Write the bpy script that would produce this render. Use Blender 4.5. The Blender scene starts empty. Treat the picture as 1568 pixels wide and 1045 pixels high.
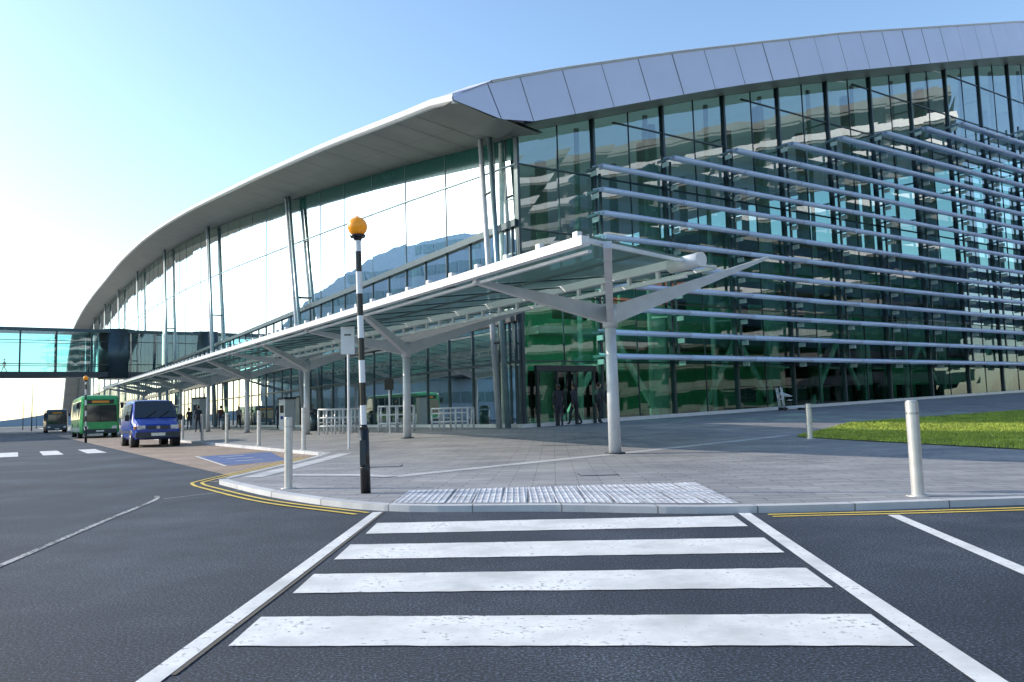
import bpy, bmesh, math, random
from mathutils import Vector, Matrix
random.seed(7)
scene=bpy.context.scene
# ------------------------------------------------------------------ frames
D1=(-.535,.845); D2=(.845,.535); C=(.4,33.0)
def W(a,b,z=0.0): return Vector((C[0]+a*D2[0]+b*D1[0], C[1]+a*D2[1]+b*D1[1], z))
def AB(x,y):
    dx,dy=x-C[0],y-C[1]; return dx*D2[0]+dy*D2[1], dx*D1[0]+dy*D1[1]
def sst(e0,e1,x):
    t=max(0,min(1,(x-e0)/(e1-e0))); return t*t*(3-2*t)
def gz(x,y):
    a,b=AB(x,y)
    return .06+(.28+.0255*max(0,min(a,60)))*sst(-15,-1,b)*sst(-13,-5,a)
def interp(tab,x):
    if x<=tab[0][0]: return tab[0][1]
    for (x0,y0),(x1,y1) in zip(tab,tab[1:]):
        if x<=x1: return y0+(y1-y0)*(x-x0)/(x1-x0)
    return tab[-1][1]
# ------------------------------------------------------------------ materials
def newmat(name):
    m=bpy.data.materials.new(name); m.use_nodes=True; nt=m.node_tree
    for n in list(nt.nodes): nt.nodes.remove(n)
    out=nt.nodes.new('ShaderNodeOutputMaterial'); return m,nt,out
def N(nt,t,**k):
    n=nt.nodes.new(t)
    for a,v in k.items():
        if a in n.inputs: n.inputs[a].default_value=v
        else: setattr(n,a,v)
    return n
def ramp(nt,fac,stops):
    r=nt.nodes.new('ShaderNodeValToRGB'); e=r.color_ramp.elements
    e[0].position,e[0].color=stops[0][0],(*stops[0][1],1); e[1].position,e[1].color=stops[-1][0],(*stops[-1][1],1)
    for p,c in stops[1:-1]:
        x=e.new(p); x.color=(*c,1)
    nt.links.new(fac,r.inputs[0]); return r.outputs[0]
def M(name,col,rough=.5,metal=0,var=.12,scale=3,bump=0,bscale=60,spec=.5,emit=0):
    m,nt,out=newmat(name); p=N(nt,'ShaderNodeBsdfPrincipled',Roughness=rough,Metallic=metal)
    p.inputs['Specular IOR Level'].default_value=spec
    tc=N(nt,'ShaderNodeTexCoord'); no=N(nt,'ShaderNodeTexNoise',Scale=scale,Detail=6.0)
    nt.links.new(tc.outputs['Object'],no.inputs['Vector'])
    c=ramp(nt,no.outputs[0],[(.3,tuple(x*(1-var) for x in col)),(.7,tuple(min(1,x*(1+var)) for x in col))])
    nt.links.new(c,p.inputs['Base Color'])
    if bump:
        n2=N(nt,'ShaderNodeTexNoise',Scale=bscale,Detail=4.0); nt.links.new(tc.outputs['Object'],n2.inputs['Vector'])
        b=N(nt,'ShaderNodeBump',Strength=bump,Distance=.02); nt.links.new(n2.outputs[0],b.inputs['Height']); nt.links.new(b.outputs[0],p.inputs['Normal'])
    if emit:
        p.inputs['Emission Color'].default_value=(*col,1); p.inputs['Emission Strength'].default_value=emit
    nt.links.new(p.outputs[0],out.inputs[0]); return m
def glass(name,tint,base,power=1.0,rough=.01,wob=.012,refl=(.9,.95,1)):
    m,nt,out=newmat(name)
    tr=N(nt,'ShaderNodeBsdfTransparent',Color=(*tint,1)); gl=N(nt,'ShaderNodeBsdfGlossy',Color=(*refl,1),Roughness=rough)
    lw=N(nt,'ShaderNodeFresnel',IOR=1.5); mr=N(nt,'ShaderNodeMath',operation='MULTIPLY_ADD')
    nt.links.new(lw.outputs[0],mr.inputs[0]); mr.inputs[1].default_value=power; mr.inputs[2].default_value=base; mr.use_clamp=True
    tc=N(nt,'ShaderNodeTexCoord'); no=N(nt,'ShaderNodeTexNoise',Scale=.45,Detail=1.0); nt.links.new(tc.outputs['Object'],no.inputs['Vector'])
    b=N(nt,'ShaderNodeBump',Strength=wob,Distance=.5); nt.links.new(no.outputs[0],b.inputs['Height']); nt.links.new(b.outputs[0],gl.inputs['Normal'])
    mx=N(nt,'ShaderNodeMixShader'); nt.links.new(mr.outputs[0],mx.inputs[0]); nt.links.new(tr.outputs[0],mx.inputs[1]); nt.links.new(gl.outputs[0],mx.inputs[2])
    nt.links.new(mx.outputs[0],out.inputs[0]); return m
def asphalt():
    m,nt,out=newmat('asphalt'); p=N(nt,'ShaderNodeBsdfPrincipled',Roughness=.8)
    tc=N(nt,'ShaderNodeTexCoord'); o=tc.outputs['Object']
    big=N(nt,'ShaderNodeTexNoise',Scale=.45,Detail=8.0,Roughness=.66); fine=N(nt,'ShaderNodeTexNoise',Scale=70.0,Detail=6.0,Roughness=.85)
    for n in (big,fine): nt.links.new(o,n.inputs['Vector'])
    c1=ramp(nt,big.outputs[0],[(.32,(.014,.021,.035)),(.5,(.028,.037,.055)),(.68,(.055,.067,.092))])
    c2=ramp(nt,fine.outputs[0],[(.38,(.15,.15,.15)),(.52,(1,1,1)),(.63,(6.5,6.5,6.2))])
    mu=N(nt,'ShaderNodeMixRGB',blend_type='MULTIPLY',Fac=1.0); nt.links.new(c1,mu.inputs[1]); nt.links.new(c2,mu.inputs[2])
    nt.links.new(mu.outputs[0],p.inputs['Base Color'])
    b=N(nt,'ShaderNodeBump',Strength=.7,Distance=.014); nt.links.new(fine.outputs[0],b.inputs['Height']); nt.links.new(b.outputs[0],p.inputs['Normal'])
    nt.links.new(p.outputs[0],out.inputs[0]); return m
def paint(name,col,wear=.60,under=(.05,.055,.065)):
    m,nt,out=newmat(name); p=N(nt,'ShaderNodeBsdfPrincipled',Roughness=.7)
    tc=N(nt,'ShaderNodeTexCoord'); o=tc.outputs['Object']
    a=N(nt,'ShaderNodeTexNoise',Scale=26.0,Detail=9.0,Roughness=.75); g=N(nt,'ShaderNodeTexNoise',Scale=1.7,Detail=6.0,Roughness=.65)
    nt.links.new(o,a.inputs['Vector']); nt.links.new(o,g.inputs['Vector'])
    ad=N(nt,'ShaderNodeMath',operation='MULTIPLY_ADD'); ad.inputs[1].default_value=.5; nt.links.new(g.outputs[0],ad.inputs[0]); nt.links.new(a.outputs[0],ad.inputs[2])
    f=ramp(nt,ad.outputs[0],[(wear+.23,(0,0,0)),(wear+.35,(1,1,1))])
    d=ramp(nt,g.outputs[0],[(.35,tuple(x*.68 for x in col)),(.6,col)])
    mx=N(nt,'ShaderNodeMixRGB'); nt.links.new(f,mx.inputs[0]); nt.links.new(d,mx.inputs[1]); mx.inputs[2].default_value=(*under,1)
    nt.links.new(mx.outputs[0],p.inputs['Base Color'])
    b=N(nt,'ShaderNodeBump',Strength=.3,Distance=.006); nt.links.new(a.outputs[0],b.inputs['Height']); nt.links.new(b.outputs[0],p.inputs['Normal'])
    nt.links.new(p.outputs[0],out.inputs[0]); return m
def paving(name,c1,c2,mort,bw,rh,rot=0,sz=1.0):
    m,nt,out=newmat(name); p=N(nt,'ShaderNodeBsdfPrincipled',Roughness=.75)
    tc=N(nt,'ShaderNodeTexCoord'); mp=N(nt,'ShaderNodeMapping'); mp.inputs['Rotation'].default_value=(0,0,rot); nt.links.new(tc.outputs['Object'],mp.inputs[0])
    br=N(nt,'ShaderNodeTexBrick',Scale=sz); br.inputs['Color1'].default_value=(*c1,1); br.inputs['Color2'].default_value=(*c2,1); br.inputs['Mortar'].default_value=(*mort,1)
    br.inputs['Mortar Size'].default_value=.008; br.inputs['Brick Width'].default_value=bw; br.inputs['Row Height'].default_value=rh; br.inputs['Mortar Smooth'].default_value=.3
    nt.links.new(mp.outputs[0],br.inputs[0])
    no=N(nt,'ShaderNodeTexNoise',Scale=.6,Detail=9.0,Roughness=.7); nt.links.new(tc.outputs['Object'],no.inputs['Vector'])
    d=ramp(nt,no.outputs[0],[(.3,(.66,.66,.68)),(.7,(1.2,1.18,1.14))])
    mu=N(nt,'ShaderNodeMixRGB',blend_type='MULTIPLY',Fac=1.0); nt.links.new(br.outputs[0],mu.inputs[1]); nt.links.new(d,mu.inputs[2]); nt.links.new(mu.outputs[0],p.inputs['Base Color'])
    n2=N(nt,'ShaderNodeTexNoise',Scale=60.0,Detail=4.0); nt.links.new(tc.outputs['Object'],n2.inputs['Vector'])
    b0=N(nt,'ShaderNodeBump',Strength=.25,Distance=.01); nt.links.new(n2.outputs[0],b0.inputs['Height'])
    b=N(nt,'ShaderNodeBump',Strength=.6,Distance=.01,invert=True); nt.links.new(br.outputs['Fac'],b.inputs['Height']); nt.links.new(b0.outputs[0],b.inputs['Normal']); nt.links.new(b.outputs[0],p.inputs['Normal'])
    nt.links.new(p.outputs[0],out.inputs[0]); return m

m_asph=asphalt()
m_white=paint('road_paint_white',(.78,.78,.78)); m_yel=paint('road_paint_yellow',(.75,.55,.10),.62); m_blue=paint('road_paint_blue',(.05,.14,.42),.50,(.2,.17,.15))
m_thin=paint('road_paint_thin',(.6,.6,.6),.46)
m_seam=M('tar_seam',(.11,.095,.08),.8,bump=.3)
m_pave=paving('paving_slabs',(.26,.265,.285),(.34,.342,.36),(.12,.12,.13),.6,.2,.05)
m_band=paving('paving_band',(.58,.59,.62),(.52,.53,.56),(.25,.25,.27),.9,.45,-.85)
m_bay=paving('bay_blocks',(.35,.26,.2),(.42,.32,.25),(.15,.12,.11),.21,.105,.56)
m_kerb=paving('kerb_granite',(.48,.49,.52),(.56,.57,.6),(.2,.2,.2),.9,50,0)
m_tact=M('tactile_concrete',(.52,.53,.57),.8,var=.22,scale=5,bump=.3)
m_ground=M('soil_grass_ground',(.10,.11,.08),.9,scale=.02)
m_grass=M('grass_blades',(.30,.37,.05),.7,var=.4,scale=1.3)
m_turf=M('turf',(.24,.30,.05),.9,var=.4,scale=2,bump=.6,bscale=30)
m_alu=M('white_coated_steel',(.76,.76,.77),.35,.1,.05)
m_post=M('canopy_post_paint',(.58,.60,.63),.4,.1,.08)
m_boll=M('bollard_steel',(.64,.62,.6),.3,.5,.1,8)
m_dark=M('dark_steel',(.045,.055,.065),.4,.4)
m_mull=M('mullion_grey',(.06,.09,.105),.35,.5)
m_mull2=M('mullion_light',(.26,.36,.38),.35,.5)
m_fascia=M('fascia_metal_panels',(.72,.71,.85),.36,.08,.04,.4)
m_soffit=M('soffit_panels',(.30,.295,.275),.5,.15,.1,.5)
m_slat=M('louvre_aluminium',(.62,.70,.90),.4,.1,.06,.5)
m_gfront=glass('front_facade_glass',(.36,.60,.54),.13,1.2)
m_gbase=glass('front_base_glass',(.40,.76,.62),.05,.8)
m_gupper=glass('west_wall_upper_glass',(.45,.66,.64),.42,.75,refl=(.93,1,1))
m_glow=glass('west_wall_lower_glass',(.36,.66,.60),.08,.7)
m_gband=M('green_spandrel_glass',(.015,.11,.09),.1,.2,.1)
m_gbridge=glass('bridge_glass',(.50,.78,.80),.12,.7)
m_int=M('interior_white',(.68,.8,.72),.6); m_intg=M('interior_green',(.26,.66,.40),.6); m_intd=M('interior_dark',(.045,.065,.07),.6); m_intw=M('interior_wall_teal',(.16,.32,.28),.6)
m_conc=M('concrete',(.28,.28,.28),.8,var=.2,scale=.6); m_offc=M('office_cladding',(.45,.55,.62),.3,.2)
m_black=M('black_rubber',(.015,.015,.017),.6); m_blackp=M('black_gloss_paint',(.012,.012,.014),.25)
m_orange=M('orange_globe',(.95,.34,.015),.25,var=.04,emit=.15)
m_vblue=M('blue_car_paint',(.015,.05,.34),.2,.2,.05,spec=.8); m_bgreen=M('bus_green',(.04,.40,.11),.3,spec=.6); m_bcream=M('bus_light_side',(.55,.62,.5),.35); m_bdark=M('coach_dark',(.05,.07,.10),.3)
m_win=M('vehicle_glass',(.015,.02,.025),.05,0,spec=1.0); m_lamp=M('headlamp',(.7,.72,.75),.1,.3); m_plate=M('number_plate',(.8,.78,.7),.4); m_chrome=M('hub_steel',(.45,.45,.47),.3,.8)
m_red=M('red_lamp',(.5,.02,.02),.3); m_amber=M('amber_lamp',(.8,.3,.02),.3); m_redc=M('red_cladding',(.5,.08,.05),.5)
def canopyglass():
    m,nt,out=newmat('canopy_glass'); tr=N(nt,'ShaderNodeBsdfTransparent',Color=(.36,.52,.50,1)); p=N(nt,'ShaderNodeBsdfPrincipled',Roughness=.35)
    p.inputs['Specular IOR Level'].default_value=.25
    tl=N(nt,'ShaderNodeBsdfTranslucent'); tl.inputs[0].default_value=(.07,.13,.13,1)
    p.inputs['Base Color'].default_value=(.075,.125,.13,1); m1=N(nt,'ShaderNodeMixShader',Fac=.35); nt.links.new(p.outputs[0],m1.inputs[1]); nt.links.new(tl.outputs[0],m1.inputs[2])
    mx=N(nt,'ShaderNodeMixShader',Fac=.8)
    nt.links.new(tr.outputs[0],mx.inputs[1]); nt.links.new(m1.outputs[0],mx.inputs[2]); nt.links.new(mx.outputs[0],out.inputs[0]); return m
m_cgl=canopyglass()
# ------------------------------------------------------------------ mesh builder
def empty(name,loc=(0,0,0)):
    e=bpy.data.objects.new(name,None); e.location=loc; scene.collection.objects.link(e); e.empty_display_size=.2; return e
class MB:
    def __init__(s): s.v=[];s.f=[];s.m=[];s.mats=[];s.sm=[]
    def mi(s,mat):
        if mat not in s.mats: s.mats.append(mat)
        return s.mats.index(mat)
    def poly(s,pts,mat,sm=False):
        i=len(s.v); s.v+= [Vector(p) for p in pts]; s.f.append(list(range(i,i+len(pts)))); s.m.append(s.mi(mat)); s.sm.append(sm)
    def hexa(s,p,mat):
        i=len(s.v); s.v+=[Vector(q) for q in p]
        for f in ((3,2,1,0),(4,5,6,7),(0,1,5,4),(1,2,6,5),(2,3,7,6),(3,0,4,7)):
            s.f.append([i+k for k in f]); s.m.append(s.mi(mat)); s.sm.append(False)
    def box(s,c,size,mat,rot=0,mtx=None):
        x,y,z=[k/2 for k in size]; R=mtx or Matrix.Rotation(rot,3,'Z'); c=Vector(c)
        s.hexa([c+R@Vector(q) for q in ((-x,-y,-z),(x,-y,-z),(x,y,-z),(-x,y,-z),(-x,-y,z),(x,-y,z),(x,y,z),(-x,y,z))],mat)
    def abox(s,a0,a1,b0,b1,z0,z1,mat):
        s.hexa([W(a0,b0,z0),W(a1,b0,z0),W(a1,b1,z0),W(a0,b1,z0),W(a0,b0,z1),W(a1,b0,z1),W(a1,b1,z1),W(a0,b1,z1)],mat)
    def beam(s,p0,p1,w,h0,h1,mat,side=None):
        p0,p1=Vector(p0),Vector(p1); d=(p1-p0).normalized(); sd=Vector((d.y,-d.x,0)); 
        if sd.length<1e-4: sd=Vector((1,0,0))
        sd.normalize(); up=sd.cross(d)
        q=[]
        for p,h in ((p0,h0),(p1,h1)): q.append([p-sd*w/2-up*h/2,p+sd*w/2-up*h/2,p+sd*w/2+up*h/2,p-sd*w/2+up*h/2])
        A,B=q; s.hexa([A[0],A[1],B[1],B[0],A[3],A[2],B[2],B[3]],mat)
    def tube(s,p0,p1,r0,r1,mat,n=12,cap=True):
        p0,p1=Vector(p0),Vector(p1); d=(p1-p0).normalized(); u=d.orthogonal().normalized(); w=d.cross(u); i=len(s.v)
        for p,r in ((p0,r0),(p1,r1)):
            for k in range(n):
                t=2*math.pi*k/n; s.v.append(p+u*math.cos(t)*r+w*math.sin(t)*r)
        for k in range(n):
            k2=(k+1)%n; s.f.append([i+k,i+k2,i+n+k2,i+n+k]); s.m.append(s.mi(mat)); s.sm.append(True)
        if cap:
            s.f.append([i+k for k in range(n)][::-1]); s.m.append(s.mi(mat)); s.sm.append(False)
            s.f.append([i+n+k for k in range(n)]); s.m.append(s.mi(mat)); s.sm.append(False)
    def sphere(s,c,r,mat,n=20,m=12,sc=(1,1,1)):
        c=Vector(c); i=len(s.v)
        for a in range(m+1):
            th=math.pi*a/m
            for k in range(n):
                t=2*math.pi*k/n; s.v.append(c+Vector((r*sc[0]*math.sin(th)*math.cos(t),r*sc[1]*math.sin(th)*math.sin(t),r*sc[2]*math.cos(th))))
        for a in range(m):
            for k in range(n):
                k2=(k+1)%n; s.f.append([i+a*n+k,i+(a+1)*n+k,i+(a+1)*n+k2,i+a*n+k2]); s.m.append(s.mi(mat)); s.sm.append(True)
    def xf(s,mt):
        s.v=[mt@v for v in s.v]
    def build(s,name,parent=None,bevel=0):
        me=bpy.data.meshes.new(name); me.from_pydata([tuple(v) for v in s.v],[],s.f)
        for m in s.mats: me.materials.append(m)
        me.polygons.foreach_set('material_index',s.m); me.polygons.foreach_set('use_smooth',s.sm); me.update()
        o=bpy.data.objects.new(name,me); scene.collection.objects.link(o)
        if parent: 
            o.parent=parent; o.matrix_parent_inverse=Matrix.Translation(-Vector(parent.location))
        if bevel:
            b=o.modifiers.new('bevel','BEVEL'); b.width=bevel; b.segments=2; b.limit_method='ANGLE'
        return o
def catmull(pts,n=8):
    P=[Vector((*p,0)) for p in pts]; P=[2*P[0]-P[1]]+P+[2*P[-1]-P[-2]]; r=[]
    for i in range(1,len(P)-2):
        for k in range(n):
            t=k/n; a,b,c,d=P[i-1:i+3]
            r.append(.5*((2*b)+(c-a)*t+(2*a-5*b+4*c-d)*t*t+(3*b-a-3*c+d)*t**3))
    r.append(P[-2]); return [(p.x,p.y) for p in r]
def offset(path,d):
    r=[]
    for i,(x,y) in enumerate(path):
        x0,y0=path[max(0,i-1)]; x1,y1=path[min(len(path)-1,i+1)]; L=math.hypot(x1-x0,y1-y0); r.append((x-(y1-y0)/L*d,y+(x1-x0)/L*d))
    return r
def ribbon(mb,path,w,zf,mat):
    A=offset(path,w/2);B=offset(path,-w/2)
    for i in range(len(path)-1):
        q=[B[i],B[i+1],A[i+1],A[i]]; mb.poly([(x,y,zf(x,y)) for x,y in q],mat)
def sheet(name,poly,mat,zoff=0,terrain=True,lines=None,z=0):
    bm=bmesh.new(); bm.faces.new([bm.verts.new((x,y,0)) for x,y in poly]); bmesh.ops.triangulate(bm,faces=bm.faces[:])
    for ax,vals in (lines or {}).items():
        for v in vals:
            no=(1,0,0) if ax=='x' else (0,1,0); co=(v,0,0) if ax=='x' else (0,v,0)
            bmesh.ops.bisect_plane(bm,geom=bm.verts[:]+bm.edges[:]+bm.faces[:],plane_co=co,plane_no=no)
    for v in bm.verts: v.co.z=(gz(v.co.x,v.co.y)+zoff) if terrain else z
    bmesh.ops.recalc_face_normals(bm,faces=bm.faces[:])
    for f in bm.faces:
        if f.normal.z<0: f.normal_flip()
        f.smooth=True
    me=bpy.data.meshes.new(name); bm.to_mesh(me); bm.free(); me.materials.append(mat)
    o=bpy.data.objects.new(name,me); scene.collection.objects.link(o); return o
# ------------------------------------------------------------------ ground, road, pavement
sheet('ground',[(-3000,-1500),(3000,-1500),(3000,4000),(-3000,4000)],m_ground,terrain=False,z=-.03)
sheet('road',[(-420,-120),(220,-120),(220,60),(60,60),(0,60),(-60,300),(-320,520),(-420,420)],m_asph,terrain=False,z=0)
kp=[(60,11.5),(20,8.6),(12,7.8),(4.8,7.48),(2.05,7.45),(.4,7.95),(-1.4,8.4),(-2.9,9.9),(-4.3,11.9),(-4.75,12.7),(-4.78,13.5),(-4.9,20.0),(-5.3,21.1)]
path=catmull(kp,6)
for b in range(0,301,6): 
    p=W(-11.2,b); path.append((p.x,p.y))
poly=list(path)+[(-90,330),(160,330),(160,60),(60,30)]
ln={'x':[x for x in range(-44,72,2)],'y':[y for y in range(8,82,2)]+[100,120,150,200,250]}
sheet('pavement',poly,m_pave,lines=ln)
k=MB(); A=path; B=offset(path,-.15)
for i in range(len(A)-1):
    z0,z1=gz(*A[i])+.006,gz(*A[i+1])+.006
    k.poly([(*A[i],z0),(*A[i+1],z1),(*B[i+1],z1),(*B[i],z0)][::-1],m_kerb)
    k.poly([(*A[i],-.01),(*A[i],z0),(*A[i+1],z1),(*A[i+1],-.01)],m_kerb)
k.build('kerb')
bay=[(-5.15,13.1),(-4.8,13.2),(-4.93,20.0),(-5.35,21.1)]+[tuple(W(-11.2,b).xy) for b in (0,30,60)]+[tuple(W(-14.7,b).xy) for b in (58,20,-15)]
sheet('parking_bay_surface',bay,m_bay,terrain=False,z=.004)
mk=MB(); Z=lambda x,y:.005
def q(p,m=m_white,z=.005): mk.poly([(x,y,z) for x,y in p],m)
def edgy(P,m):
    (x0,y0),(x1,y1),(x2,y2),(x3,y3)=P; n=40; lo=[];hi=[]
    for i in range(n+1):
        t=i/n; lo.append((x0+(x1-x0)*t,y0+(y1-y0)*t+random.uniform(-.006,.006))); hi.append((x3+(x2-x3)*t,y3+(y2-y3)*t+random.uniform(-.006,.006)))
    for i in range(n): q([lo[i],lo[i+1],hi[i+1],hi[i]],m)
for y0,y1,e in ((3.58,4.08,.27),(4.60,5.13,.23),(5.63,6.25,.21),(6.80,7.45,.17)):
    xr=lambda y:1.30+.095*y
    edgy([(-1.295,y0),(xr(y0)-.03,y0-e),(xr(y1)-.03,y1-e),(-1.31,y1)],m_white)
ribbon(mk,[(-1.44,1.5),(-1.44,5),(-1.45,8.3)],.1,Z,m_white)
ribbon(mk,[(-1.375,3.2),(-1.37,5),(-1.385,8.3)],.022,Z,m_seam)
ribbon(mk,[(1.53,1.5),(1.86,4.9),(2.14,7.62)],.11,Z,m_white)
ribbon(mk,[(2.45,2.0),(2.92,4.6),(3.33,7.05)],.1,Z,m_white)
ribbon(mk,catmull([(-3.3,3.6),(-3.74,5.8),(-4.25,8.2),(-4.65,10.2),(-4.9,10.8)],6),.06,Z,m_thin)
ribbon(mk,[(-4.6,10.35),(-4.1,11.1),(-3.9,11.3)],.03,Z,m_thin)
ya=catmull([(-1.55,8.22),(-3.0,9.7),(-4.4,11.65),(-5.0,12.6),(-5.15,13.3),(-5.2,16),(-5.3,20.2)],8)
for d in (-.02,.13): ribbon(mk,offset(ya,d),.055,lambda x,y:.009,m_yel)
yc=catmull([(2.3,7.3),(4.8,7.28),(12,7.6),(20,8.3)],6)
for d in (0,-.14): ribbon(mk,offset(yc,d),.055,Z,m_yel)
q([(-8.9,22.2),(-6.3,17.4),(-5.5,19.0),(-7.4,23.9)],m_blue,.009)
for t in (.2,.45,.7):
    x=-8.9+2.6*t+.3; y=22.2-4.8*t+.3; ribbon(mk,[(x,y),(x+.5,y+.55)],.12,lambda x,y:.013,m_white)
ribbon(mk,[(-9.0,22.3),(-6.3,17.2),(-5.4,19.0)],.07,lambda x,y:.013,m_white)
for i in range(8):
    pts=[W(-25+i*1.3+da,3+db).xy for da,db in ((0,0),(.6,0),(.6,5),(0,5))]; q([tuple(v) for v in pts])
for i in range(14):
    ribbon(mk,[tuple(W(-21,14+i*8).xy),tuple(W(-21,18+i*8).xy)],.12,Z,m_white)
mk.build('road_markings')
pb=MB()
ribbon(pb,[(-1.9+10*t/12,12.2+11.3*t/12) for t in range(13)],.32,lambda x,y:gz(x,y)+.005,m_band)
ribbon(pb,[(-4.3+.0*t,12.9+t*1.2) for t in range(7)],.35,lambda x,y:gz(x,y)+.005,m_band)
ribbon(pb,[(3.2+t*1.6,13.5+t*.25) for t in range(5)],.06,lambda x,y:gz(x,y)+.005,m_band)
ribbon(pb,[(-3.9,13.2),(-2.5,12.7),(-1.9,12.2)],.3,lambda x,y:gz(x,y)+.009,m_band)
pb.build('paving_band')
tp=MB()
for i in range(12):
    for j in range(5):
        def pp(u,v):
            x=-1.34+u*(3.5+.1*v); f=interp([(-1.34,8.55),(.4,8.15),(2.3,7.62)],x); return (x,f+v*(9.95-f))
        g=.004
        c=[pp(i/12+g,j/5+g*2),pp((i+1)/12-g,j/5+g*2),pp((i+1)/12-g,(j+1)/5-g*2),pp(i/12+g,(j+1)/5-g*2)]
        tp.poly([(x,y,gz(x,y)+.005) for x,y in c],m_tact)
for i in range(52):
    x=-1.31+i*.067
    y=interp([(-1.34,8.6),(.4,8.2),(2.3,7.7)],x)
    while y<9.9:
        z=gz(x,y)+.005; r=.016
        top=[(x+r*.6*math.cos(t*math.pi/3),y+r*.6*math.sin(t*math.pi/3),z+.008) for t in range(6)]
        bot=[(x+r*math.cos(t*math.pi/3),y+r*math.sin(t*math.pi/3),z) for t in range(6)]
        tp.poly(top,m_tact)
        for t in range(6): tp.poly([bot[t],bot[(t+1)%6],top[(t+1)%6],top[t]],m_tact)
        y+=.067
tp.build('tactile_paving')
dc=MB()
for (x,y) in ((1.2,11.6),(-2.4,14.8)):
    z=gz(x,y); dc.box((x,y,z+.003),(.55,.45,.008),m_mull,.05); dc.box((x,y,z+.006),(.51,.41,.01),m_pave,.05)
dc.build('inspection_cover')
# grass
gp=[(8.05,22.6),(9.3,14.2),(14,10),(34,20),(48,40),(36,42.5),(24,37.5),(12.7,29.9),(9.5,25)]
sheet('grass_verge_soil',gp,m_turf,zoff=.02,lines={'x':range(8,50,2),'y':range(10,44,2)})
def inside(x,y,P):
    c=False
    for i in range(len(P)):
        x0,y0=P[i];x1,y1=P[i-1]
        if (y0>y)!=(y1>y) and x<(x1-x0)*(y-y0)/(y1-y0)+x0: c=not c
    return c
gv=[];gf=[]
n=0
while n<42000:
    x=random.uniform(8,27); y=random.uniform(12,38)
    if x/y>.75 or not inside(x,y,gp): continue
    z=gz(x,y)+.015; h=random.uniform(.03,.08); t=random.uniform(0,6.28); w=random.uniform(.006,.012)*1.6; lx,ly=random.gauss(0,.03),random.gauss(0,.03)
    i=len(gv); gv+=[(x-math.cos(t)*w,y-math.sin(t)*w,z),(x+math.cos(t)*w,y+math.sin(t)*w,z),(x+lx,y+ly,z+h)]; gf.append((i,i+1,i+2)); n+=1
me=bpy.data.meshes.new('grass'); me.from_pydata(gv,[],gf); me.materials.append(m_grass); o=bpy.data.objects.new('grass',me); scene.collection.objects.link(o)
# hills
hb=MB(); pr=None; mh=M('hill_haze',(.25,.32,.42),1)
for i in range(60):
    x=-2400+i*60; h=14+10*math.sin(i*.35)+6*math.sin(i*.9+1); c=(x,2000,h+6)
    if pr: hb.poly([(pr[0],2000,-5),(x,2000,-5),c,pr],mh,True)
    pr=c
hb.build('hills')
# ------------------------------------------------------------------ terminal building
T=empty('terminal_building',W(0,0,0))
E=[(-2,13.1),(0,13.6),(3.3,14.15),(12.8,15.85),(27.3,18.1),(53.5,21.9),(72,24.2),(90,26),(115,27.8),(143,28.9),(170,30),(196,30.6),(220,30.6),(244,30.0),(262,25),(280,17),(300,4)]
Lt=[(-3.74,13.15),(-2.05,12.72),(-.69,12.72),(4.27,14.36),(11.05,16.6),(20,19.3),(31.7,22.5),(42,25.3),(60,29.3),(80,32.5),(100,34.2),(140,35.5)]
Ut=[(-3.74,13.4),(-2.24,14.2),(.75,15.3),(8.45,17.9),(21.5,22),(42.6,28),(60,32),(80,35.2),(100,36.9),(140,38.2)]
def smooth(tab,x):
    return (interp(tab,x-1.2)+2*interp(tab,x)+interp(tab,x+1.2))/4 if x>1 else interp(tab,x)
def Es(b): 
    w=3 if b>3 else 0
    if b>50: w=7
    return (interp(E,b-w)+2*interp(E,b)+interp(E,b+w))/4
U=lambda a:smooth(Ut,a); L=lambda a:smooth(Lt,a)
bs=[-2,0,2,4,7]+list(range(10,244,4))+list(range(246,302,3)); as_=[-3.74,-2.24,.75,4,8,14,21,30,42,50,60,80,100,140]
r=MB()
for a0,a1 in zip(as_,as_[1:]):
    for b0,b1 in zip(bs,bs[1:]):
        r.poly([W(a,b,U(a)+Es(b)-13.1) for a,b in ((a0,b0),(a1,b0),(a1,b1),(a0,b1))],m_fascia,True)
r.build('roof_shell',T)
s=MB()
for b0,b1 in zip(bs,bs[1:]):
    for f0,f1 in ((0,.5),(.5,1)):
        g=.02
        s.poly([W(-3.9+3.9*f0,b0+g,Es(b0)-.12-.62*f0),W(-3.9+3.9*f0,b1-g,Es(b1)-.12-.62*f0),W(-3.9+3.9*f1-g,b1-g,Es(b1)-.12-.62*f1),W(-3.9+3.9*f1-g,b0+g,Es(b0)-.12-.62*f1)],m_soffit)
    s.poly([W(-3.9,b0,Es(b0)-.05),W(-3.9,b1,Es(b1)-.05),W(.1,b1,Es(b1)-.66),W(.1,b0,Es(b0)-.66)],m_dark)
s.build('west_soffit',T)
s=MB(); n=10
prof=[(.20*math.cos(t),.20*math.sin(t)) for t in [2*math.pi*k/n for k in range(n)]]
bn=[-1.95]+bs[1:]
rings=[[W(-3.95+u,b,Es(b)+v) for u,v in prof] for b in bn]
for A_,B_ in zip(rings,rings[1:]):
    for k_ in range(n): s.poly([A_[k_],A_[(k_+1)%n],B_[(k_+1)%n],B_[k_]],m_alu,True)
s.poly(rings[0],m_alu)
s.build('roof_edge_nose',T)
s=MB(); edges=[-4.1,-2.3,-.75]
while edges[-1]<138: edges.append(edges[-1]+2.15)
LL=lambda a: interp([(-4.1,13.0),(-2.3,12.62),(-.75,12.66)],a) if a<-.7 else L(a)
UU=lambda a: interp([(-4.1,13.3),(-2.3,14.15),(.75,15.3)],a) if a<.7 else U(a)
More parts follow.
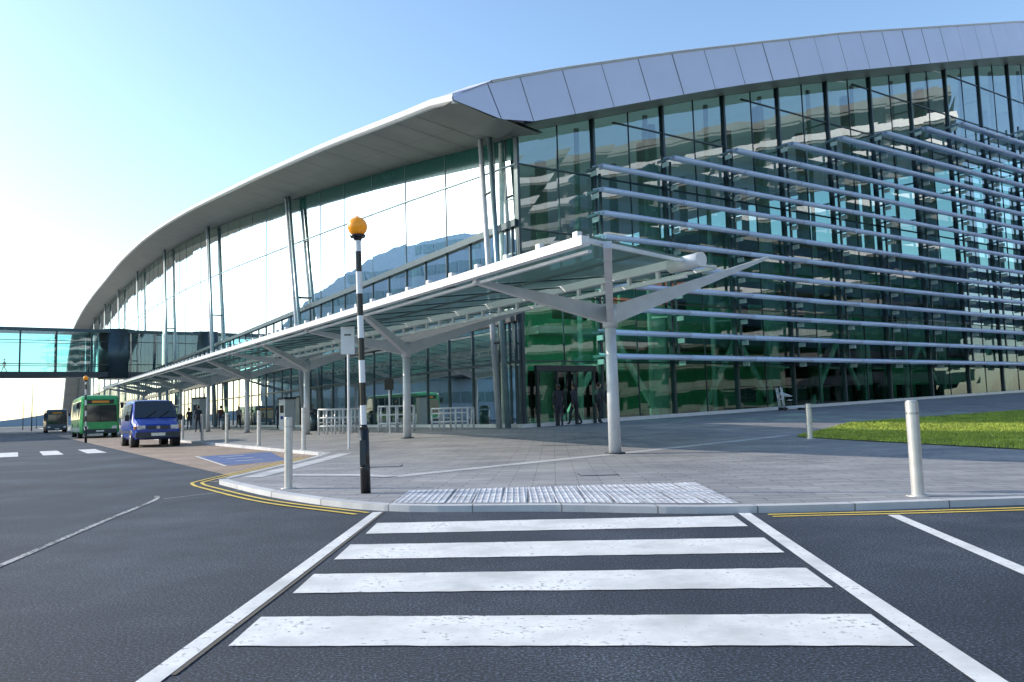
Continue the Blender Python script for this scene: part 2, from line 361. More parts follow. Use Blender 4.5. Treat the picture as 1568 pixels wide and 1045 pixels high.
for i,(a0,a1) in enumerate(zip(edges,edges[1:])):
    g=.02; j=random.uniform(-.012,.012)
    aa,ab=a0+g,a1-g
    lo0=aa+(.35 if i>0 else 0); lo1=ab+.35; up0=aa-(.2 if i>0 else 0); up1=ab-.2
    s.poly([W(lo0,-2.02+j,LL(lo0)),W(lo1,-2.02-j,LL(lo1)),W(up1,-1.9-j,UU(up1)),W(up0,-1.9+j,UU(up0))],m_fascia)
    s.poly([W(a0,-1.82,LL(a0)+.02),W(a1,-1.82,LL(a1)+.02),W(a1,-1.75,UU(a1)-.04),W(a0,-1.75,UU(a0)-.04)],m_mull if i>1 else m_fascia)
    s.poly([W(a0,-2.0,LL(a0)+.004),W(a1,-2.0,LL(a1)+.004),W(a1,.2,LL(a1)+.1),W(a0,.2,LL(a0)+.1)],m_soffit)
    if i>0: s.tube(W(a0,-1.9,UU(a0)),W(a1,-1.9,UU(a1)),.07,.07,m_alu,6,False)
s.build('front_fascia',T)
# front glass + mullions
g=MB(); fr=MB()
am=[-.16+4.4*i for i in range(31)]
def gzz(a,b): 
    p=W(a,b); return gz(p.x,p.y)
zl=[3.15,6.0,8.85,11.7,14.5,17.4,20.3,23.2,26.1,29,32,35]
for a0,a1 in zip(am,am[1:]):
    a0=max(a0,0); mid=(a0+a1)/2
    for x0,x1 in ((a0,mid),(mid,a1)):
        zz=[None]+zl
        for i in range(len(zz)-1):
            lo0,lo1=(gzz(x0,0),gzz(x1,0)) if i==0 else (zz[i],zz[i]); hi=zz[i+1]; t0,t1=min(hi,L(x0)+.2),min(hi,L(x1)+.2)
            if t1<=lo1+.05 : break
            t0=max(t0,lo0+.01); j=[random.uniform(-.006,.006) for _ in range(2)]
            g.poly([W(x0,j[0],lo0),W(x1,-j[0],lo1),W(x1,-j[1],t1),W(x0,j[1],t0)],m_gbase if i<2 else m_gfront)
for a in am:
    a=max(a,.02); fr.abox(a-.06,a+.06,-.12,.16,gzz(a,0),L(a)+.1,m_mull)
    if a<100:
        fr.tube(W(a,1.6,gzz(a,0)-.1),W(a,1.2,L(a)),.13,.13,m_int,8)
        z=3
        while z<L(a)-2:
            fr.tube(W(a,.1,z),W(a,1.5,z+.1),.05,.05,m_int,6); z+=2.4
    m2=a+2.2; fr.abox(m2-.018,m2+.018,-.03,.05,gzz(m2,0),L(m2)+.1,m_mull)
for z in zl[:9]:
    a0=0
    for a in [x*.5 for x in range(0,240)]:
        if L(a)>z+.2: a0=a; break
    fr.abox(a0,130,-.05,.08,z-.025,z+.025,m_mull)
for a0,a1 in zip(am,am[1:]):
    z0,z1=gzz(a0,0),gzz(a1,0); fr.hexa([W(a0,-.16,z0-.1),W(a1,-.16,z1-.1),W(a1,.14,z1-.1),W(a0,.14,z0-.1),W(a0,-.16,z0+.16),W(a1,-.16,z1+.16),W(a1,.14,z1+.16),W(a0,.14,z0+.16)],m_alu)
g.build('front_glazing',T); fr.build('front_frame',T)
# louvres
s=MB(); sb=MB(); z=3.35; LC=lambda a:2.2+.055*a
while z<28:
    st=None
    for a in am[1:]:
        if L(a)-LC(a)>z: st=a; break
    if st is None: break
    ends=[a for a in am if a>=st]; ends[0]-=.5
    for a0,a1 in zip(ends,ends[1:]):
        y0,y1=-1.2,-.5
        s.hexa([W(a0,y0,z-.16),W(a1-.03,y0,z-.16),W(a1-.03,y1,z+.10),W(a0,y1,z+.10),W(a0,y0,z+.07),W(a1-.03,y0,z+.07),W(a1-.03,y1,z+.16),W(a0,y1,z+.16)],m_slat)
        s.tube(W(a0,y0,z-.045),W(a1-.03,y0,z-.045),.125,.125,m_slat,10)
    for a in ends: 
        sb.beam(W(a,-.1,z+.02),W(a,-.95,z),.06,.12,.08,m_mull2); sb.abox(a-.09,a-.03,-.9,-.5,z-.36,z-.14,m_int)
    z+=1.06
for a in am[1:]:
    if L(a)-LC(a)>3.35: sb.abox(a-.05,a+.05,-.46,-.36,3.2,L(a)-LC(a)-.2,m_mull)
s.build('louvres',T); sb.build('louvre_brackets',T)
d=MB()
for a in (.6,1.6,2.6,3.6):
    d.abox(a-.04,a+.04,-.3,-.14,gzz(a,0),2.7,m_dark)
d.abox(.5,3.7,-.35,-.14,2.7,2.95,m_dark)
d.build('entrance_door_frame',T)
# west wall
g=MB(); fr=MB(); bl=[0,.9,1.8]
while bl[-1]<290: bl.append(bl[-1]+4.8)
for b0,b1 in zip(bl,bl[1:]):
    t0,t1=Es(b0)-.72,Es(b1)-.72; tb0,tb1=max(9.2,t0-1.0),max(9.2,t1-1.0)
    if t1<9.6: break
    j=random.uniform(-.012,.012)
    g.poly([W(j,b0,9.2),W(-j,b1,9.2),W(-j,b1,tb1),W(j,b0,tb0)],m_gupper)
    g.poly([W(0,b0,tb0),W(0,b1,tb1),W(0,b1,t1),W(0,b0,t0)],m_gband)
    g.poly([W(j,b0,gzz(0,b0)),W(-j,b1,gzz(0,b1)),W(-j,b1,9.2),W(j,b0,9.2)],m_glow)
    fr.abox(-.02,.06,b0-.025,b0+.025,9,t0,m_mull)
    for bb in (b0,(b0+b1)/2): fr.abox(-.06,.1,bb-.04,bb+.04,gzz(0,bb),9,m_mull)
fr.abox(-.18,.15,0,280,8.95,9.25,m_mull); fr.abox(-.12,.12,0,280,6.9,7.02,m_mull); fr.abox(-.25,.2,0,280,4.85,5.3,m_dark); fr.abox(-.08,.08,0,280,3.1,3.2,m_mull)
fr.abox(-.1,.1,0,280,.3,.5,m_alu)
for (b0,b1) in zip(bl[::2],bl[2::2]):
    if Es(b1)>13: fr.beam(W(-.05,b0,Es(b0)*.55+4.2),W(-.05,b1,Es(b1)*.55+4.2),.05,.05,.05,m_mull2)
for i in range(9):
    bt=2.0+30.2*i; lean=1.0 if i==0 else 4.5
    for db in (0,.8):
        zt=Es(bt-db)-.6; fr.tube(W(-.6,bt-lean-db*.9,gzz(0,bt)-.1),W(-.6,bt-db,zt),.13,.12,m_mull2 if db else m_post,12)
        fr.tube(W(-.6,bt-lean*.45-db*.95,zt*.55),W(0,bt-lean*.45-db*.95,zt*.55),.05,.05,m_dark,6)
    for zf in (.3,.55,.8):
        zt=(Es(bt)-.6)*zf; fr.tube(W(-.6,bt-lean*(1-zf),zt),W(-.6,bt-lean*(1-zf)-.8,zt),.06,.06,m_dark,6)
g.build('west_glazing',T); fr.build('west_frame',T)
# interior
it=MB()
it.abox(3,110,3,200,4.75,5.1,m_int); it.abox(9,110,6,200,8.9,9.25,m_int); it.abox(22,110,10,200,13.2,13.5,m_int)
it.abox(1,120,45,45.4,0,16,m_intw); it.abox(70,70.3,3,45,0,5,m_intw)
for a in range(2,100,9):
    for b in (3.5,14,28):
        it.tube(W(a,b,.2),W(a,b,min(L(a)-.5+b*.1,24)),.5,.38,m_int,14)
for a in (4,13,22,31,40):
    it.beam(W(a,2.6,.5),W(a+3,2.6,4.7),.2,.25,.25,m_int); it.beam(W(a+6,2.6,.5),W(a+3.2,2.6,4.7),.2,.25,.25,m_int)
it.abox(2.5,9,4,4.3,3.0,5.6,m_intg); it.abox(10,22,8,8.3,5.1,8.4,m_intg); it.abox(12,28,9,9.3,.3,4.6,m_intg); it.abox(14,50,6,6.15,9.25,10.3,m_intg); it.abox(3,8,9,9.3,5.3,10,m_intg)
it.abox(24,50,7,7.3,5.1,8.3,m_int); it.abox(34,48,5,5.2,.8,4.2,m_intg)
for b in range(10,200,12): it.tube(W(4,b,.2),W(4,b,Es(b)-1),.4,.3,m_int,12)
for i in range(12): it.abox(16+i*2.2,17.2+i*2.2,2.4,2.8,1.2,2.1,m_intd)
for i in range(14): it.abox(5+i*3.3,6.4+i*3.3,3.3,3.5,6.2,6.9,(m_int,m_intg,m_intd)[i%3])
it.build('interior_floors',T)
# ------------------------------------------------------------------ canopy
K=empty('entrance_canopy',W(-7.2,-14.6,0)); c=MB(); cg=MB()
zo=lambda b:3.62+.0118*(b+18.2)
BE=62
def P3(a,b): return W(a,b,zo(b)+(a+10.6)*.125)
fa=lambda a: -18.2+(a+10.6)*.62
for a0,a1 in ((-10.6,-7.8),(-7.8,-5.0),(-5.0,-2.0)):
    bb=[None]+[-12+2.1*i for i in range(0,36)]
    for i in range(len(bb)-1):
        f0=fa(a0) if i==0 else bb[i]; f1=fa(a1) if i==0 else bb[i]
        e=bb[i+1]
        cg.poly([P3(a0,f0+.02)+Vector((0,0,.10)),P3(a1,f1+.02)+Vector((0,0,.10)),P3(a1,e-.02)+Vector((0,0,.10)),P3(a0,e-.02)+Vector((0,0,.10))],m_cgl)
def rail(a,w,h,mat,dz=0,b0=None):
    b0=fa(a) if b0 is None else b0
    c.beam(P3(a,b0)+Vector((0,0,dz)),P3(a,BE)+Vector((0,0,dz)),w,h,h,mat)
rail(-10.6,.16,.15,m_alu); rail(-5.0,.18,.2,m_alu); rail(-2.0,.08,.08,m_alu); rail(-7.8,.05,.05,m_mull); rail(-5.0,.10,.08,m_alu,-.34); rail(-10.45,.08,.05,m_post,-.16)
pe=P3(-5.0,fa(-5)); c.tube(pe+Vector((.25,-.5,-.05)),pe+Vector((-.25,.35,-.05)),.17,.17,m_alu,14)
b=-18
while b<BE:
    q0=P3(-10.6,b)+Vector((0,0,.12)); c.box(q0,(.10,.12,.10),m_alu,math.atan2(D2[1],D2[0]))
    if b>-14.2: q1=P3(-5,b)+Vector((0,0,-.2)); c.box(q1,(.07,.1,.28),m_alu,.56)
    b+=1.05
b=-12
while b<BE:
    c.beam(P3(-10.6,b)+Vector((0,0,.06)),P3(-2,b)+Vector((0,0,.06)),.03,.03,.03,m_mull); b+=2.1
c.beam(P3(-10.6,fa(-10.6)),P3(-2,fa(-2)),.06,.08,.06,m_alu)
for i in range(8):
    b=-14.6+10.5*i; g0=gzz(-7.2,b); zt=3.0+.0118*(b+14.6)+.02
    c.tube(W(-7.2,b,g0-.05),W(-7.2,b,zt+.1),.135,.115,m_post,20)
    c.tube(W(-7.2,b,g0),W(-7.2,b,g0+.03),.22,.22,m_dark,16)
    pt=W(-7.2,b,zt)
    c.beam(pt,P3(-10.55,b)+Vector((0,0,-.12)),.14,.38,.08,m_post)
    c.beam(pt,P3(-2.0,b)+Vector((0,0,-.02)),.14,.40,.06,m_post)
    c.beam(pt,P3(-10.0,b-3.4)+Vector((0,0,-.05)),.14,.34,.12,m_post)
    c.tube(W(-7.2,b,zt-.25),W(-7.2,b,zt+.25),.16,.16,m_post,16)
c.build('canopy_frame',K); cg.build('canopy_glass',K)
# ------------------------------------------------------------------ pedestrian bridge
Bt=empty('pedestrian_bridge',W(-30,97,0)); c=MB(); g=MB()
b0,b1=95.,99.; z0,z1=8.0,13.9
c.abox(-85,-.3,b0,b1,z0-.5,z0+.2,m_dark); c.abox(-85,-.3,b0-.1,b1+.1,z1-.2,z1+.25,m_mull)
a=-85
while a<-8:
    for bb in (b0,b1): c.abox(a-.1,a+.1,bb-.1,bb+.1,z0+.2,z1-.2,m_dark)
    a+=4.2
for bb in (b0,b1): 
    c.abox(-85,-.3,bb-.05,bb+.05,z0+1.2,z0+1.3,m_dark); c.abox(-85,-.3,bb-.05,bb+.05,z1-1.5,z1-1.42,m_dark)
    g.poly([W(-85,bb,z0+.2),W(-.3,bb,z0+.2),W(-.3,bb,z1-.2),W(-85,bb,z1-.2)],m_gbridge)
c.tube(W(-6,97,z0-.7),W(-6,97,z1+.4),2.4,2.4,m_mull,24); c.abox(-5,-.3,95.4,98.6,z0-.6,z1-.3,m_mull)
c.tube(W(-26,97,0),W(-26,97,z0),.5,.5,m_conc,14)
c.build('bridge_frame',Bt); g.build('bridge_glazing',Bt)
# ------------------------------------------------------------------ neighbouring buildings (seen in the glazing)
X=empty('office_building',(-108,85,0)); c=MB()
n=24; HH=lambda y: 12+22*max(0,math.sin(math.pi*(y-45)/90))**.6
for i in range(n):
    y0=45+i*90/n; y1=45+(i+1)*90/n; h0=HH(y0); h1=HH(y1)
    c.hexa([(-130,y0,0),(-94,y0,0),(-94,y1,0),(-130,y1,0),(-130,y0,h0),(-94,y0,h0),(-94,y1,h1),(-130,y1,h1)],m_offc)
for zf in range(3,33,4):
    for i in range(36):
        y=46.5+i*2.4
        if zf+2.6<HH(y): c.box((-93.9,y+1,zf+1),(.1,2.0,1.8),m_mull2)
c.build('office_block',X)
X=empty('multi_storey_car_park',(90,-20,0)); c=MB()  # out of view; lengthened and raised so the front glass reflects darker
for i in range(13):
    z=3*i; c.box((92,-22,z+.2),(40,156,.35),m_conc); c.box((71.9,-22,z+.8),(.2,156,.9),m_alu if i in (3,5,6,8,10,11) else m_conc)
for y in range(-98,56,7):
    c.box((74,y,18),(.6,.6,36),m_conc)
c.box((97,-22,18),(26,150,36),m_intd)
for y in (-60,-5): c.tube((70,y,0),(70,y,38),2.2,2.2,m_mull2,24)
c.box((71.5,20,16),(.4,12,3),m_redc)
c.build('car_park_decks',X)
# ------------------------------------------------------------------ street furniture
def bollard(x,y,h,r=.055):
    z=gz(x,y); e=empty('bollard',(x,y,z)); c=MB()
    c.tube((x,y,z-.02),(x,y,z+h-.02),r,r,m_boll,20,False); c.tube((x,y,z+h-.02),(x,y,z+h),r,r*.75,m_boll,20); c.tube((x,y,z),(x,y,z+.012),r*1.9,r*1.8,m_boll,20)
    c.tube((x,y,z+h-.14),(x,y,z+h-.12),r+.002,r+.002,m_chrome,20,False)
    c.build('bollard_tube',e)
bollard(-3.07,10.7,.96); bollard(3.99,7.9,.95,.06); bollard(8.0,21.4,.95,.075)
for b in (-5,0,4.9,9.8,14.7,19.6,24.5,29.4,34.3): 
    p=W(-10.9,b); bollard(p.x,p.y,1.2,.065)
def beacon(x,y,lean=-.07):
    z=gz(x,y); e=empty('belisha_beacon',(x,y,z)); c=MB(); H=3.30
    P=lambda h:(x+lean*h/H,y,z+h)
    c.tube(P(-.02),P(.78),.062,.058,m_blackp,20); c.tube(P(.78),P(.84),.058,.038,m_blackp,20)
    hs=[.84,1.08,1.36,1.64,1.92,2.20,2.48,2.76,3.02,3.2]
    for i,(h0,h1) in enumerate(zip(hs,hs[1:])): c.tube(P(h0),P(h1),.039,.039,m_blackp if i%2 else m_alu,16,False)
    c.tube(P(3.16),P(3.24),.045,.07,m_blackp,16); 
    c.box((x+lean*.3,y-.064,z+.5),(.07,.01,.3),m_dark); c.tube(P(.30),P(.32),.066,.066,m_dark,20)
    c.sphere(P(3.34),.125,m_orange,28,16); c.tube(P(3.2),P(3.23),.09,.1,m_blackp,20); c.tube(P(3.45),P(3.475),.03,.02,m_orange,12)
    c.build('beacon_parts',e)
beacon(-1.85,9.77); beacon(-22.3,41)
def signpost(name,x,y,h,w,hh,face,r=.035):
    z=gz(x,y); e=empty(name,(x,y,z)); c=MB(); c.tube((x,y,z-.02),(x,y,z+h),r,r,m_alu,12); c.box((x,y-.05,z+h-hh/2),(w,.03,hh),face,.1)
    c.box((x,y-.07,z+h-hh*.3),(w*.5,.012,.04),m_dark,.1); c.build('sign_and_post',e,.004)
signpost('traffic_sign',-4.62,22,3.42,.38,.78,m_alu)
signpost('exit_sign',-4.9,31.0,2.1,.36,.42,m_blackp)
def railing(name,x,y,n,ang,sp=.55,h=1.05):
    z=gz(x,y); e=empty(name,(x,y,z)); c=MB(); dx,dy=math.cos(ang),math.sin(ang)
    for i in range(n):
        px,py=x+dx*sp*i,y+dy*sp*i
        nx,ny=-dy,dx
        p=[Vector((px,py,z)),Vector((px,py,z+h)),Vector((px+nx*1.6,py+ny*1.6,z+h)),Vector((px+nx*1.6,py+ny*1.6,z))]
        for u,v in zip(p,p[1:]): c.tube(u,v,.04,.04,m_alu,8)
        c.tube(p[0]+Vector((0,0,.5)),p[3]+Vector((0,0,.5)),.03,.03,m_alu,6)
    for hh in (.35,.7,h): c.tube((x,y,z+hh),(x+dx*sp*(n-1),y+dy*sp*(n-1),z+hh),.035,.035,m_alu,8)
    c.build('hoops',e)
railing('trolley_park',-8.2,33,6,.1,.34); railing('trolley_park',-5.6,32.5,5,.1,.36); railing('guard_rail',-3.4,32.5,4,-.1,.5,.9)
def trolley(x,y,rot=0):
    z=gz(x,y); e=empty('luggage_trolley',(x,y,z)); c=MB(); R=Matrix.Rotation(rot,4,'Z'); t=Matrix.Translation((x,y,z))@R@Matrix.Scale(1.12,4)
    for s_ in (-.28,.28):
        c.tube((s_,-.5,.12),(s_,.45,.16),.022,.022,m_alu,8); c.tube((s_,.45,.16),(s_,.55,1.05),.024,.024,m_alu,8)
        c.tube((s_*.9-.02,-.45,.07),(s_*.9+.02,-.45,.07),.07,.07,m_black,14); c.tube((s_-.02,.4,.09),(s_+.02,.4,.09),.09,.09,m_black,14)
    for h,yy in ((.16,.45),(.5,.49),(.78,.52),(1.05,.55)): c.tube((-.28,yy,h),(.28,yy,h),.02 if h<1 else .028,.02 if h<1 else .028,m_alu if h<1 else m_black,8)
    for yy in (-.5,-.2,.1): c.tube((-.28,yy,.13),(.28,yy,.13),.018,.018,m_alu,8)
    for xx in (-.28,.28): c.tube((xx,.1,.62),(xx,.52,.8),.018,.018,m_alu,8)
    c.tube((-.28,.1,.62),(.28,.1,.62),.018,.018,m_alu,8); c.tube((-.28,.1,.45),(.28,.1,.45),.018,.018,m_alu,8)
    c.xf(t); c.build('trolley_frame',e)
p=W(15.3,-1.5); trolley(p.x,p.y,.9); p=W(14.7,-1.9); trolley(p.x,p.y,1.6)
def lamp(x,y,h):
    e=empty('street_lamp',(x,y,0)); c=MB(); c.tube((x,y,0),(x,y,h),.11,.06,m_mull,10); c.tube((x,y,h),(x+1.5,y-.5,h+.3),.05,.04,m_mull,8); c.box((x+1.8,y-.6,h+.3),(.8,.3,.12),m_mull,-.3); c.build('lamp_column',e)
lamp(-92,150,9); lamp(-128,205,9); lamp(-170,280,9)
def bin_(a,b):
    p=W(a,b); z=gz(p.x,p.y); e=empty('litter_bin',(p.x,p.y,z)); c=MB(); c.tube((p.x,p.y,z),(p.x,p.y,z+.85),.26,.28,m_mull,16); c.tube((p.x,p.y,z+.92),(p.x,p.y,z+1.1),.3,.2,m_dark,16)
    for t in range(4): c.tube((p.x+.22*math.cos(t*1.57),p.y+.22*math.sin(t*1.57),z+.84),(p.x+.22*math.cos(t*1.57),p.y+.22*math.sin(t*1.57),z+.94),.02,.02,m_dark,6)
    c.build('bin_body',e)
bin_(-5,12); bin_(-5.5,30)
def kiosk(a,b,h=2.0,w=1.0,body=None):
    p=W(a,b); z=gz(p.x,p.y); e=empty('pay_machine',(p.x,p.y,z)); c=MB(); c.box((p.x,p.y,z+h/2),(w,.6,h),body or m_post,-.9); c.box((p.x,p.y,z+h+.06),(w+.15,.75,.12),m_dark,-.9)
    R=Matrix.Rotation(-.9,3,'Z'); f=Vector((p.x,p.y,z))
    c.box(f+R@Vector((0,-.31,h*.68)),(w*.6,.02,h*.25),m_win,-.9); c.box(f+R@Vector((0,-.32,h*.4)),(w*.4,.02,.2),m_vblue,-.9); c.build('machine_body',e,.01)
kiosk(-4.4,19,1.8,.9); kiosk(-4.5,45,2.6,2.0)
# ------------------------------------------------------------------ vehicles
def vehicle(name,loc,heading,st,paint_,wheels,extra,wr=.32):
    e=empty(name,loc); c=MB()
    secs=[]
    for x,zb,belt,top,w,wt in st:
        h=[(0,zb),(w*.9,zb),(w,zb+.12),(w,(zb+belt)/2),(w*.985,belt),(wt+.01,top-.10),(wt*.93,top-.025),(wt*.75,top),(0,top+.02)]
        secs.append([Vector((x,y,z)) for y,z in h]+[Vector((x,-y,z)) for y,z in h[-2:0:-1]])
    for A_,B_ in zip(secs,secs[1:]):
        n=len(A_)
        for k_ in range(n): c.poly([A_[k_],B_[k_],B_[(k_+1)%n],A_[(k_+1)%n]],paint_,False)
    c.poly(secs[0],paint_); c.poly(secs[-1][::-1],paint_)
    for x in wheels:
        w=st[len(st)//2][4]
        for sgn in (-1,1):
            c.tube((x,sgn*(w-.22),wr),(x,sgn*(w+.012),wr),wr,wr,m_black,24); c.tube((x,sgn*(w+.0),wr),(x,sgn*(w+.022),wr),wr*.6,wr*.52,m_chrome,18)
            c.tube((x,sgn*(w-.3),wr+.02),(x,sgn*(w+.006),wr+.02),wr*1.2,wr*1.2,m_black,24)
    extra(c)
    c.xf(Matrix.Translation(loc)@Matrix.Rotation(heading,4,'Z')); o=c.build('body',e); return e
HD=math.atan2(-D1[1],-D1[0])
vst=[(-2.38,.45,1.1,1.78,.84,.70),(-2.3,.33,1.12,1.9,.89,.75),(-1.5,.30,1.12,1.95,.92,.78),(.3,.30,1.12,1.95,.92,.78),(.95,.30,1.10,1.90,.92,.76),(1.3,.3,1.05,1.56,.92,.80),(1.68,.3,1.0,1.17,.91,.84),(2.1,.32,.85,1.04,.88,.80),(2.32,.36,.75,.92,.84,.75),(2.40,.42,.62,.78,.78,.70)]
def vx(c):
    for sg in (-1,1):
        def sw(x0,x1,x0t,x1t):
            c.poly([(x0,sg*.922,1.16),(x1,sg*.922,1.16),(x1t,sg*.815,1.76),(x0t,sg*.815,1.76)],m_win)
        sw(-2.15,-1.15,-2.1,-1.15); sw(-1.05,-.05,-1.05,-.05); sw(.05,1.3,.05,.95)
        c.box((2.33,sg*.62,.80),(.14,.30,.17),m_lamp); c.box((2.22,sg*.82,.80),(.16,.1,.15),m_amber); c.box((-2.38,sg*.78,1.0),(.05,.12,.35),m_red)
        c.box((1.25,sg*1.02,1.2),(.1,.16,.24),m_black); c.box((-.4,sg*.925,.62),(3.2,.02,.08),m_dark)
    c.poly([(1.022,-.70,1.885),(1.69,-.81,1.205),(1.69,.81,1.205),(1.022,.70,1.885)],m_win)
    c.box((2.41,0,.80),(.06,.84,.13),m_dark); c.box((2.40,0,.50),(.16,1.66,.22),m_dark); c.box((2.49,0,.52),(.02,.52,.12),m_plate); c.box((2.45,0,.8),(.03,.13,.11),m_chrome)
    c.beam((1.75,.1,1.19),(1.45,.55,1.48),.02,.02,.02,m_black); c.beam((1.75,-.4,1.19),(1.45,.05,1.48),.02,.02,.02,m_black)
vehicle('blue_van',(-15.7,33.9,0),HD,vst,m_vblue,(-1.45,1.55),vx)
bst=[(-5.6,.5,1.3,2.7,1.15,1.1),(-5.5,.35,1.3,2.95,1.24,1.16),(-4,.32,1.3,3.05,1.26,1.18),(4.8,.32,1.3,3.05,1.26,1.18),(5.35,.32,1.25,3.0,1.25,1.16),(5.55,.35,1.2,2.85,1.2,1.1),(5.62,.45,1.1,2.6,1.15,1.06)]
def bx(side):
    def f(c):
        for sg in (-1,1):
            c.poly([(-5.3,sg*1.268,1.35),(5.2,sg*1.268,1.35),(5.2,sg*1.2,2.7),(-5.3,sg*1.2,2.7)],m_win)
            for x in (-3.6,-1.9,-.2,1.5,3.2,4.2): c.box((x,sg*1.245,2.0),(.09,.06,1.3),side)
            c.box((0,sg*1.265,.62),(10.4,.02,.3),side); c.box((5.6,sg*.9,.75),(.1,.32,.2),m_lamp); c.box((5.5,sg*1.4,2.3),(.12,.2,.4),m_black)
            c.box((-5.6,sg*1.0,1.2),(.06,.15,.5),m_red)
        c.poly([(5.66,-1.08,1.15),(5.66,1.08,1.15),(5.645,1.02,2.35),(5.645,-1.02,2.35)],m_win)
        c.box((5.60,0,2.58),(.1,1.7,.3),m_blackp); c.box((5.655,0,2.58),(.01,1.1,.16),m_amber)
        c.box((5.63,0,.5),(.1,2.1,.28),m_dark); c.box((5.69,0,.5),(.02,.5,.11),m_plate); c.box((5.66,0,1.75),(.03,.05,1.15),m_black)
    return f
vehicle('green_bus',(-32.6,61,0),HD,bst,m_bgreen,(-3.2,3.4),bx(m_bcream),.48)
vehicle('coach',(-63.0,108,0),HD,bst,m_bdark,(-3.2,3.4),bx(m_intd),.48)
# ------------------------------------------------------------------ people
m_skin=M('skin',(.5,.3,.22),.5); m_hair=M('hair',(.03,.02,.015),.6); m_shoe=M('shoe',(.02,.02,.02),.5)
def person(loc,head,top,bot,st=.25,name='pedestrian'):
    c={'top':M('coat_'+str(random.random())[2:6],top,.8),'bot':M('trousers_'+str(random.random())[2:6],bot,.8)}
    V=[(0,0,.95,.13,'bot'),(0,0,1.15,.125,'top'),(0,0,1.38,.15,'top'),(0.01,0,1.50,.055,'skin')]
    Ed=[(0,1),(1,2),(2,3)]
    def add(p,par): V.append(p); Ed.append((par,len(V)-1)); return len(V)-1
    for sg in (-1,1):
        s_=st*sg
        h=add((0,sg*.09,.90,.095,'bot'),0); k_=add((s_*.55+.05,sg*.1,.50,.062,'bot'),h); a_=add((s_*1.1-(.06 if s_<0 else 0),sg*.1,.10,.042,'bot'),k_); add((s_*1.1+.12,sg*.11,.045,.04,'shoe'),a_)
        sh=add((0,sg*.18,1.40,.06,'top'),2); el=add((-s_*.5,sg*.23,1.13,.045,'top'),sh); wr=add((-s_*.9+.08,sg*.22,.90,.03,'top'),el); add((-s_*.95+.1,sg*.22,.82,.034,'skin'),wr)
    me=bpy.data.meshes.new('tmp'); me.from_pydata([v[:3] for v in V],Ed,[]); o=bpy.data.objects.new('tmp',me); scene.collection.objects.link(o)
    md=o.modifiers.new('s','SKIN'); 
    for i,sv in enumerate(me.skin_vertices[0].data): sv.radius=(V[i][3],V[i][3]); sv.use_root=(i==0)
    o.modifiers.new('ss','SUBSURF').levels=1
    bpy.context.view_layer.update(); ev=o.evaluated_get(bpy.context.evaluated_depsgraph_get()); m2=bpy.data.meshes.new_from_object(ev)
    mm={'top':c['top'],'bot':c['bot'],'skin':m_skin,'shoe':m_shoe}; mb=MB()
    for f in m2.polygons:
        ce=f.center; bi=min(range(len(V)),key=lambda i:(Vector(V[i][:3])-ce).length-V[i][3]); i0=V[bi][4]
        mb.poly([m2.vertices[i].co for i in f.vertices],mm[i0],True)
    bpy.data.objects.remove(o)
    mb.sphere((.02,0,1.64),.1,m_skin,16,12,(.95,.78,1.18)); mb.sphere((-.005,0,1.67),.108,m_hair,16,12,(.92,.82,1.1)); mb.sphere((.115,0,1.63),.018,m_skin,8,6,(1,.8,1.4))
    for sg in (-1,1):
        mb.sphere((.02,sg*.08,1.635),.022,m_skin,8,6,(.8,.4,1.3)); mb.sphere((.1,sg*.032,1.66),.011,m_hair,6,5)
        hx=-st*sg*.95+.1
        for j in range(4): mb.tube((hx+.015*(j-1.5),sg*.215,.81),(hx+.017*(j-1.5)+.01,sg*.205,.735+.006*abs(j-1)),.0085,.006,m_skin,6)
        mb.tube((hx+.03,sg*.21,.84),(hx+.055,sg*.2,.78),.009,.007,m_skin,6)
    e=empty(name,loc); mb.xf(Matrix.Translation(loc)@Matrix.Rotation(head,4,'Z')); mb.build('figure',e)
def onp(a,b): p=W(a,b); return (p.x,p.y,gz(p.x,p.y))
person(tuple(W(-19.5,96,8.2)),3.9,(.03,.03,.04),(.03,.03,.04))
person(onp(-4,22),-1.2,(.04,.04,.05),(.03,.03,.05),.12); person(onp(-5,34),2.0,(.1,.04,.04),(.04,.05,.1),.2); person(onp(-3,37),-1.0,(.3,.3,.32),(.04,.04,.05),.2)
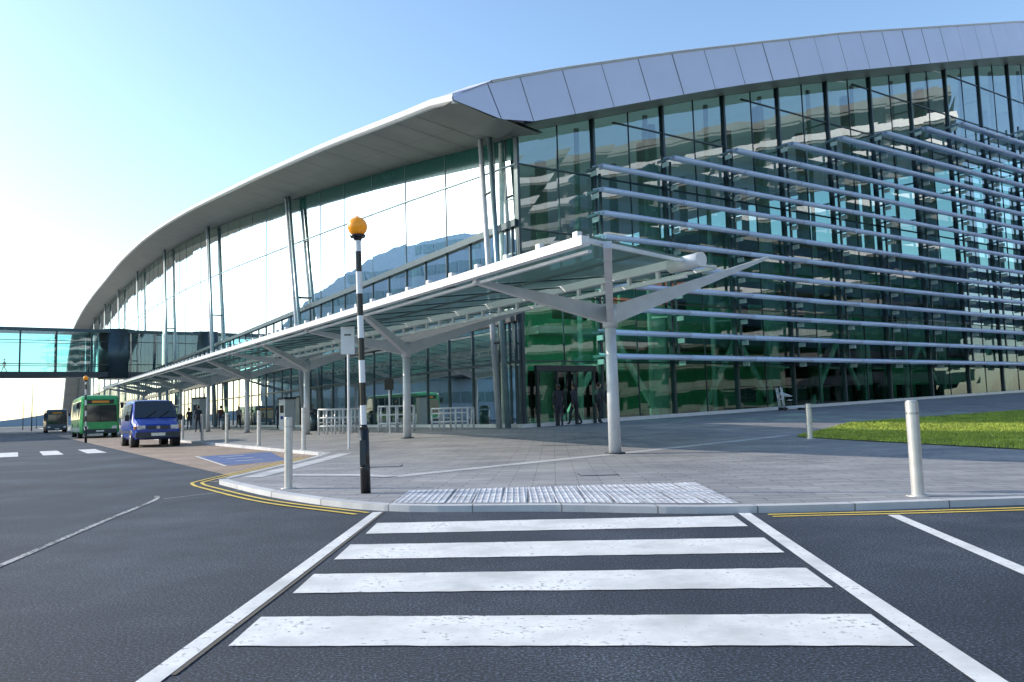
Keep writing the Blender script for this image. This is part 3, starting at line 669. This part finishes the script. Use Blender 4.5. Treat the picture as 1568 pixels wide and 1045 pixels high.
person(onp(-7.9,27),2.1,(.03,.04,.06),(.03,.03,.04),.2); person(onp(-6,41),-1.0,(.05,.05,.06),(.05,.05,.06),.15)
person(onp(.9,-1.3),1.6,(.03,.03,.04),(.03,.03,.05),.12); person(onp(2.0,-.9),2.4,(.04,.04,.05),(.02,.02,.03),.2); person(onp(3.1,-1.2),.6,(.05,.05,.06),(.03,.03,.04),.1)
person(onp(5.9,1.6),0.3,(.05,.06,.25),(.3,.08,.12),.2)
# ------------------------------------------------------------------ light
el=math.radians(25); sx,sy=-.96,.24; az=math.atan2(sx,sy)
w=bpy.data.worlds.new('World'); scene.world=w; w.use_nodes=True; nt=w.node_tree; bg=nt.nodes['Background']; sk=nt.nodes.new('ShaderNodeTexSky'); sk.sky_type='NISHITA'; sk.sun_disc=False
sk.sun_elevation=el; sk.sun_rotation=az%(2*math.pi); sk.air_density=1.0; sk.dust_density=.8; sk.ozone_density=1.5
mu=nt.nodes.new('ShaderNodeMixRGB'); mu.blend_type='MULTIPLY'; mu.inputs[0].default_value=1; mu.inputs[2].default_value=(1.78,1.92,1.95,1)
nt.links.new(sk.outputs[0],mu.inputs[1]); nt.links.new(mu.outputs[0],bg.inputs[0]); bg.inputs[1].default_value=.15
ld=bpy.data.lights.new('sun','SUN'); ld.energy=5.0; ld.angle=math.radians(.53); ld.color=(1,.90,.74); lo=bpy.data.objects.new('sun',ld); scene.collection.objects.link(lo)
n_=math.hypot(sx,sy); dirv=Vector((sx/n_*math.cos(el),sy/n_*math.cos(el),math.sin(el))); lo.rotation_euler=dirv.to_track_quat('Z','Y').to_euler(); lo.location=(-30,5,40)
# ------------------------------------------------------------------ camera
cd=bpy.data.cameras.new('camera'); cd.lens=27.55; cd.sensor_width=36; cd.clip_end=6000; cd.clip_start=.05
co=bpy.data.objects.new('camera',cd); scene.collection.objects.link(co)
co.matrix_world=Matrix.Translation((0,0,1.0))@Matrix.Rotation(math.radians(95.2),4,'X')@Matrix.Rotation(math.radians(-1.6),4,'Z')
scene.camera=co
scene.view_settings.view_transform='Standard'; scene.view_settings.look='None'; scene.view_settings.exposure=0
